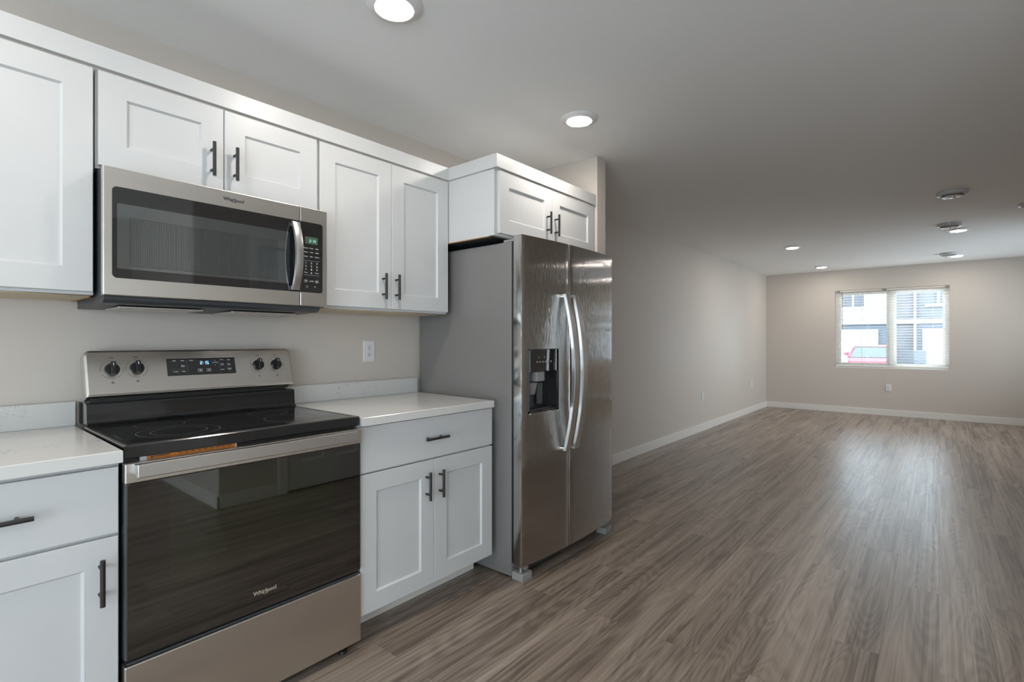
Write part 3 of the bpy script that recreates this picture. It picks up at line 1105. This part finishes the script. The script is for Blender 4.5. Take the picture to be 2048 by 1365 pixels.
# oven door
DF = 1.752
dr = rg.part('oven_door', B(RX0, RX1, DF + .006, 1.797, .316, .872, .003), M['dark_grey'], label='oven door with grey edges')
bm = bmesh.new()
slab(bm, RX0 - .001, RX1 + .001, .8185, .8755, DF - .001, DF + .03, bev=.003, r=.003)
rg.part('door_rail', bm, M['steel_h'], dr)
bm = bmesh.new()
slab(bm, RX0 + .004, RX1 - .004, .3175, .818, DF + .001, DF + .008, r=.006, bev=.0015)
rg.part('door_glass', bm, M['oven_glass'], dr)
bm = bmesh.new()
slab(bm, .505, 1.045, .49, .80, DF + .0008, DF + .0015, r=.004)
rg.part('oven_window', bm, M['oven_window'], dr)
bm = bmesh.new()
slab(bm, .4125, 1.111, .840, .8785, 1.700, 1.716, r=.003, bev=.003)
for xx in (.4145, 1.085):
    box(bm, xx, xx + .024, 1.714, DF, .845, .8735, .002)
rg.part('handle', bm, M['steel_handle'], dr)
rg.part('handle_gap', B(.4128, .4146, 1.7012, 1.7145, .8425, .876), M['dark_grey'], dr)
logo(rg, dr, .784, DF + .0003, .375, .071, M['logo_warm'], M['logo_warm'])
# storage drawer
bm = bmesh.new()
slab(bm, RX0 - .001, RX1 + .001, .036, .300, DF + .003, DF + .04, bev=.004, r=.004)
rg.part('storage_drawer', bm, M['steel_h'], label='stainless storage drawer')
rg.part('drawer_top', B(RX0 + .006, RX1 - .006, DF + .012, 1.80, .3005, .306), M['dark_grey'])
for fx in (.44, 1.10):
    for fy in (1.79, 2.36):
        bm = bmesh.new()
        cyl(bm, (fx, fy, .0005), (fx, fy, .012), .017, .015, n=16)
        cyl(bm, (fx, fy, .012), (fx, fy, .036), .009, n=12)
        rg.part('foot', bm, M['plastic_black'])

# ------------------------------------------------------------------ microwave
mw = Thing('microwave', 'stainless over the range microwave with curved handle and clock', 'microwave', (.78, 2.2, 1.35))
MF = 2.012
mw.part('body', B(.402, 1.158, 2.036, YB - .002, 1.366, 1.783, .002), M['dark_grey'], label='dark grey casing')
bm = bmesh.new()
sec = [(2.030, 1.3665), (2.034, 1.356), (2.050, 1.346), (2.38, 1.338), (YB - .002, 1.340), (YB - .002, 1.3655)]
loft(bm, [[(.404, y, z) for y, z in sec], [(1.140, y, z) for y, z in sec]])
bt = mw.part('base', bm, M['dark_grey'], label='dark underside with vent')
bm = bmesh.new()
for k in range(2):
    x = .46 + k * .36
    box(bm, x, x + .26, 2.12, 2.30, 1.3345, 1.3415, .002)
mw.part('grease_filter', bm, M['steel_h'], bt)
bm = bmesh.new()
slab(bm, .3975, 1.0395, 1.3685, 1.7785, MF, MF + .022, bev=.003, r=.003)
md = mw.part('door', bm, M['steel_h'], label='stainless framed door with black glass')
bm = bmesh.new()
slab(bm, .4205, 1.0385, 1.425, 1.7175, MF - .0012, MF + .004, rs=(.001, .014, .014, .001), bev=.0008)
mw.part('door_glass', bm, M['mw_glass'], md)
bm = bmesh.new()
slab(bm, .4335, .998, 1.4555, 1.6645, MF - .0016, MF, r=.004)
mw.part('window', bm, M['mw_window'], md)
bm = bmesh.new()
for (a, b_, c_, d_) in ((.466, .947, 1.6205, 1.6218), (.466, .947, 1.4665, 1.4678), (.466, .4668, 1.4665, 1.6218), (.9462, .947, 1.4665, 1.6218)):
    box(bm, a, b_, MF - .0019, MF - .0015, c_, d_)
mw.part('window_line', bm, M['plastic_black'], md, smooth=0)
# vertical fine screen lines behind the window glass
bm = bmesh.new()
for k in range(96):
    x = .470 + k * .00496
    box(bm, x, x + .0012, MF - .00172, MF - .0016, 1.470, 1.618)
mw.part('window_screen', bm, M['screen'], md, smooth=0)
# arched handle
bm = bmesh.new()
rings = []
for i in range(25):
    t = i / 24
    z = 1.431 + t * .276
    y = MF - .012 - .036 * math.sin(math.pi * t) ** 0.8
    w, th = .0155, .007
    rings.append([(1.0165 - w, y + th, z), (1.0165 - w * .9, y - th * .6, z), (1.0165, y - th, z), (1.0165 + w * .9, y - th * .6, z), (1.0165 + w, y + th, z)])
loft(bm, rings)
for zz in (1.434, 1.690):
    box(bm, 1.003, 1.030, MF - .016, MF + .001, zz, zz + .014, .002)
mw.part('handle', bm, M['steel_handle'], md)
logo(mw, md, .785, MF - .0004, 1.7475, .066, M['logo_dark'], M['logo_dark'])
bm = bmesh.new()
slab(bm, 1.0425, 1.1625, 1.3685, 1.7785, MF, MF + .022, bev=.003, r=.003)
mp_ = mw.part('control_panel', bm, M['steel_h'], label='stainless framed keypad panel')
bm = bmesh.new()
slab(bm, 1.0430, 1.1430, 1.423, 1.719, MF - .0006, MF + .004, rs=(.014, .001, .001, .014))
mw.part('keypad_edge', bm, M['chrome'], mp_)
bm = bmesh.new()
slab(bm, 1.0432, 1.1405, 1.4255, 1.7170, MF - .0012, MF + .004, rs=(.012, .001, .001, .012))
mw.part('keypad', bm, M['mw_glass'], mp_)
bm = bmesh.new()
slab(bm, 1.062, 1.118, 1.6275, 1.6575, MF - .0016, MF, r=.001)
mw.part('clock_display', bm, M['lcd'], mp_)
mw.part('clock_digits', seven('2:14', 1.081, MF - .0022, 1.6345, .012), M['led_green'], mp_, smooth=0)
bm = bmesh.new()
yk = MF - .0014
for i, s in enumerate(('Popcorn', 'Potato', 'Pizza')):
    merge(bm, text_bm(s, .0062, 1.066 + i * .0245, yk, 1.610, bold=.0001))
for i, s in enumerate(('Reheat', 'Cook', 'Steam')):
    merge(bm, text_bm(s, .0062, 1.066 + i * .0245, yk, 1.593, bold=.0001))
for i, s in enumerate(('Soften', 'Melt', 'Defrost')):
    merge(bm, text_bm(s, .0062, 1.066 + i * .0245, yk, 1.575, bold=.0001))
for r_, row in enumerate(('123', '456', '789')):
    for i, s in enumerate(row):
        merge(bm, text_bm(s, .0105, 1.066 + i * .0245, yk, 1.548 - r_ * .0135, bold=.0002))
merge(bm, text_bm('0', .0105, 1.0905, yk, 1.5065, bold=.0002))
merge(bm, text_bm('Timer', .0062, 1.066, yk, 1.508, bold=.0001))
merge(bm, text_bm('Power', .0062, 1.115, yk, 1.508, bold=.0001))
for zz in (1.5575, 1.4975):
    box(bm, 1.058, 1.127, yk, yk + .0002, zz, zz + .0005)
for x in (1.0595, 1.108):
    for (a, b_, c_, d_) in ((0, .013, 0, .0008), (0, .013, .0092, .010), (0, .0008, 0, .010), (.0122, .013, 0, .010), (.0045, .0085, .003, .007)):
        box(bm, x + a, x + b_, yk, yk + .0002, 1.4675 + c_, 1.4675 + d_)
merge(bm, text_bm('Add 30', .0062, 1.0905, yk, 1.4725, bold=.0001))
mw.part('keypad_lettering', bm, M['white_print'], mp_, smooth=0)
bm = bmesh.new()
n = 24
a = [[bm.verts.new((1.071 + q * math.cos(2 * math.pi * i / n), yk, 1.449 + q * math.sin(2 * math.pi * i / n))) for i in range(n)] for q in (.0035, .0048)]
for i in range(n):
    bm.faces.new((a[0][i], a[0][(i + 1) % n], a[1][(i + 1) % n], a[1][i]))
mw.part('lamp_icon', bm, M['grey_print'], mp_, smooth=0)
bm = bmesh.new()
bm.faces.new([bm.verts.new(v) for v in ((1.102, yk, 1.452), (1.110, yk, 1.452), (1.106, yk, 1.445))])
mw.part('fan_icon', bm, M['grey_print'], mp_, smooth=0)

# ------------------------------------------------------------------ refrigerator
fr = Thing('refrigerator', 'side by side stainless steel refrigerator with ice dispenser beside stub wall', 'refrigerator', (2.455, 2.0, 0))
fr.part('body', B(1.998, 2.911, 1.682, 2.405, .012, 1.735, .004), M['fridge_side'], label='grey painted cabinet sides')


def yfront(x):
    return 1.585 + .028 * ((x - 2.46) / .465) ** 2


FZ0, FZ1 = .078, 1.763


def fridge_door(x0, x1, hole=None, n=14, bev=.007, yb=1.664):
    bm = bmesh.new()
    xs = sorted(set([x0 + bev + (x1 - x0 - 2 * bev) * i / n for i in range(n + 1)] + ([hole[0], hole[1]] if hole else [])))
    cols = [(x0, yb), (x0, yfront(x0) + bev), (x0 + bev * .3, yfront(x0) + bev * .3)] + [(x, yfront(x)) for x in xs] + \
           [(x1 - bev * .3, yfront(x1) + bev * .3), (x1, yfront(x1) + bev), (x1, yb)]
    zs = [FZ0, FZ1] if not hole else [FZ0, hole[2], hole[3], FZ1]
    V = [[bm.verts.new((x, y, z)) for z in zs] for x, y in cols]
    for i in range(len(cols) - 1):
        for j in range(len(zs) - 1):
            if hole and j == 1 and cols[i][0] >= hole[0] - 1e-6 and cols[i + 1][0] <= hole[1] + 1e-6 and cols[i][1] < yb and cols[i + 1][1] < yb:
                continue
            bm.faces.new((V[i][j], V[i + 1][j], V[i + 1][j + 1], V[i][j + 1]))
    bm.faces.new([c_[0] for c_ in V])
    bm.faces.new([c_[-1] for c_ in V][::-1])
    bm.faces.new([V[0][0], V[0][-1], V[-1][-1], V[-1][0]]) if not hole else None
    bmesh.ops.remove_doubles(bm, verts=bm.verts[:], dist=1e-6)
    return bm


HX0, HX1, HZ0, HZ1 = 2.046, 2.288, .850, 1.181
fd = fr.part('freezer_door', fridge_door(1.996, 2.3825, (HX0, HX1, HZ0, HZ1)), M['steel_v'], label='left stainless freezer door')
rd = fr.part('refrigerator_door', fridge_door(2.3905, 2.926), M['steel_v'], label='right stainless door')
fr.part('gasket', B(2.383, 2.390, 1.640, 1.66, FZ0 + .01, FZ1 - .005), M['grey_plastic'])
fr.part('door_seal', B(2.0015, 2.908, 1.665, 1.6815, FZ0 + .01, 1.732), M['rubber'])


def arc_handle(x0, x1):
    bm = bmesh.new()
    rings = []
    n = 36
    for i in range(n + 1):
        t = i / n
        z = .622 + t * .858
        y = 1.566 - .058 * (1 - (2 * t - 1) ** 2)
        th = .010
        rings.append([(x0, y + th, z), (x0, y - th + .003, z), (x0 + .004, y - th, z), (x1 - .004, y - th, z), (x1, y - th + .003, z), (x1, y + th, z)])
    loft(bm, rings)
    for zz in (.622, 1.462):
        box(bm, x0 + .004, x1 - .004, 1.560, yfront(x0) + .002, zz, zz + .018, .002)
    return bm


fr.part('handle', arc_handle(2.312, 2.356), M['steel_handle'], fd)
fr.part('handle', arc_handle(2.398, 2.442), M['steel_handle'], rd)
# maker's word on the right door
yq = yfront(2.80)
bm = text_bm('Whirlpool', .019, 2.80, yq - .0016, 1.700, bold=.0004)
fr.part('logo', bm, M['logo_dark'], rd, smooth=0)
# dispenser
ds_y = yfront(2.167) + .0005
bm = bmesh.new()
t_ = .004
box(bm, HX0, HX1, 1.655, 1.660, HZ0, HZ1)                          # back of the niche
box(bm, HX0, HX0 + t_, ds_y + .004, 1.656, HZ0, HZ1)
box(bm, HX1 - t_, HX1, ds_y + .001, 1.656, HZ0, HZ1)
box(bm, HX0, HX1, ds_y + .004, 1.656, HZ0, HZ0 + .012)
box(bm, HX0, HX1, ds_y + .004, 1.656, HZ1 - t_, HZ1)
dp = fr.part('dispenser', bm, M['plastic_black'], label='black ice and water dispenser niche')
bm = bmesh.new()
slab(bm, HX0 + .001, HX1 - .001, 1.063, HZ1 - .001, ds_y - .002, 1.65, rs=(.010, .010, .001, .001), bev=.002)
fr.part('dispenser_panel', bm, M['mw_glass'], dp)
bm = bmesh.new()
for k in range(6):
    x = HX0 + .052 + k * .0245
    box(bm, x, x + .011, ds_y - .0026, ds_y - .0018, 1.110, 1.118)
for k in range(3):
    x = HX0 + .070 + k * .045
    box(bm, x, x + .005, ds_y - .0026, ds_y - .0018, 1.134, 1.142)
fr.part('dispenser_icons', bm, M['grey_print'], dp, smooth=0)
bm = bmesh.new()
box(bm, HX0 + .062, HX0 + .128, 1.598, 1.65, 1.012, 1.062, .004)
fr.part('ice_chute', bm, M['grey_plastic'], dp)
bm = bmesh.new()
mt = Matrix.Translation((HX0 + .062, 1.628, .985)) @ Matrix.Rotation(math.radians(14), 4, 'X')
box(bm, -.030, .030, -.004, .004, -.045, .020, .003, mtx=mt)
fr.part('dispenser_paddle', bm, M['grey_plastic'], dp)
bm = bmesh.new()
box(bm, HX0 + .12, HX0 + .165, 1.640, 1.652, .885, 1.0, .003)
fr.part('water_paddle', bm, M['dark_grey'], dp)
fr.part('drip_tray', B(HX0 + .02, HX1 - .02, ds_y + .012, 1.652, HZ0 + .0125, HZ0 + .018, .002), M['dark_grey'], dp)
bm = bmesh.new()
e = .0025
box(bm, HX0, HX1, ds_y - .0025, ds_y + .004, HZ0 - e, HZ0 + .001)
box(bm, HX1 - .001, HX1 + e, ds_y - .002, ds_y + .004, HZ0 - e, 1.062)
fr.part('dispenser_trim', bm, M['chrome'], dp)
# base grille, feet, hinges
fr.part('base_grille', B(2.08, 2.83, 1.668, 1.681, .014, .074, .002), M['dark_grey'])
for xa, xb in ((1.9985, 2.078), (2.832, 2.912)):
    bm = bmesh.new()
    box(bm, xa, xb, 1.608, 1.681, .0005, .040, .004)
    fr.part('foot', bm, M['grey_plastic'])
bm = bmesh.new()
box(bm, 2.045, 2.078, 1.632, 1.681, .042, .076, .003)
fr.part('leg_cover', bm, M['grey_plastic'])
bm = bmesh.new()
box(bm, 2.002, 2.040, 1.618, 1.690, .068, .0775, .002)
cyl(bm, (2.021, 1.640, .040), (2.021, 1.640, .070), .010, n=14)
fr.part('hinge', bm, M['chrome'])
bm = bmesh.new()
box(bm, 2.84, 2.905, 1.635, 1.681, .042, .072, .003)
fr.part('leg_cover', bm, M['grey_plastic'])
for xx in (2.003, 2.84):
    fr.part('hinge_cover', B(xx, xx + .06, 1.62, 1.74, 1.7355, 1.748, .004), M['grey_plastic'])

# ------------------------------------------------------------------ outlets
GO = 'duplex wall outlets'


def outlet(label, loc, rotz):
    """built facing -y at the origin"""
    t = Thing('wall_outlet', label, 'outlet', (0, 0, 0), GO)
    bm = bmesh.new()
    slab(bm, -.036, .036, -.058, .058, -.006, 0, r=.004, bev=.003)
    t.part('cover_plate', bm, M['plate'])
    bm = bmesh.new()
    slab(bm, -.0165, .0165, -.034, .034, -.0075, -.005, r=.003, bev=.001)
    rc = t.part('receptacle', bm, M['plate'])
    bm = bmesh.new()
    for s in (-1, 1):
        zc = s * .0185
        box(bm, -.0075, -.0048, -.0079, -.007, zc - .001, zc + .008)
        box(bm, .0048, .0075, -.0079, -.007, zc - .001, zc + .007)
        cyl(bm, (0, -.0079, zc - .0075), (0, -.007, zc - .0075), .0028, n=12)
    t.part('slots', bm, M['slot'], rc, smooth=0)
    bm = bmesh.new()
    cyl(bm, (0, -.0085, 0), (0, -.007, 0), .0025, n=10)
    t.part('screw', bm, M['chrome'], rc)
    t.o.location, t.o.rotation_euler = loc, (0, 0, rotz)
    return t.o


o1 = outlet('white outlet on the kitchen wall above the right countertop', (1.651, YK - .0003, 1.166), 0)
dup(o1, (6.983, YL - .0003, .468), 'white outlet low on the long living room wall, nearer the refrigerator', 0)
dup(o1, (9.35, YL - .0003, .478), 'white outlet low on the long living room wall, nearer the corner', 0)
dup(o1, (XE - .0003, .632, .455), 'white outlet on the far wall below the window', -H)

# ------------------------------------------------------------------ ceiling lights
GL = 'round recessed ceiling lights'


def downlight(label, loc):
    t = Thing('ceiling_light', label, 'light', (0, 0, 0), GL)
    bm = bmesh.new()
    lathe(bm, [(.0, -.0005), (.098, -.0005), (.100, -.003), (.096, -.008), (.080, -.015), (.070, -.0185), (.0675, -.0175), (.0, -.0165)])
    t.part('trim_ring', bm, M['light_trim'])
    bm = bmesh.new()
    lathe(bm, [(.0675, -.0176), (.060, -.0205), (.0, -.0225)])
    t.part('lens', bm, M['lens'])
    t.o.location = loc
    return t.o


l1 = downlight('large glowing ceiling light cut by the top edge above the range', (1.135, 1.508, ZC))
dup(l1, (2.365, 1.506, ZC), 'glowing ceiling light in front of the refrigerator cabinet')
dup(l1, (7.36, 1.452, ZC), 'glowing ceiling light along the long wall, nearer the kitchen')
dup(l1, (9.615, 1.47, ZC), 'glowing ceiling light along the long wall, nearest the far corner')
dup(l1, (7.37, -.16, ZC), 'glowing ceiling light just past the second round vent')
dup(l1, (9.56, -.19, ZC), 'glowing ceiling light beside the farthest round vent')
dup(l1, (-.10, 1.508, ZC), 'added unseen ceiling light over the aisle beside the left counter')  # extra lamp out of view, added to help light the kitchen
dup(l1, (-.30, -.6, ZC), 'added unseen ceiling light over the open floor opposite the left counter')  # another unseen lamp, added for more light on the near side

# ------------------------------------------------------------------ round ceiling vents
GV = 'round ceiling vents'


def vent(label, loc):
    t = Thing('ceiling_vent', label, 'vent', (0, 0, 0), GV)
    bm = bmesh.new()
    lathe(bm, [(0, -.0005), (.100, -.0005), (.102, -.004), (.100, -.022), (.092, -.030), (.082, -.033), (.080, -.028), (0, -.026)])
    t.part('flange', bm, M['vent'])
    bm = bmesh.new()
    lathe(bm, [(0, -.027), (.070, -.027), (.070, -.034), (0, -.034)])
    t.part('throat', bm, M['vent_dark'])
    bm = bmesh.new()
    lathe(bm, [(0, -.0345), (.066, -.0345), (.070, -.038), (.066, -.043), (.058, -.046), (.045, -.0445), (0, -.0445)])
    t.part('damper_disc', bm, M['vent'])
    bm = bmesh.new()
    lathe(bm, [(0, -.0446), (.022, -.0446), (.022, -.049), (.016, -.052), (0, -.052)])
    t.part('centre_cap', bm, M['chrome'])
    t.o.location = loc
    return t.o


v1 = vent('nearest grey round ceiling vent with no light beside it', (5.485, -.083, ZC))
dup(v1, (6.965, -.083, ZC), 'second grey round ceiling vent, just before a glowing light')
dup(v1, (9.28, -.107, ZC), 'farthest and smallest grey round ceiling vent')
dup(v1, (6.36, -.64, ZC), 'grey round ceiling vent cut by the edge of the photo')
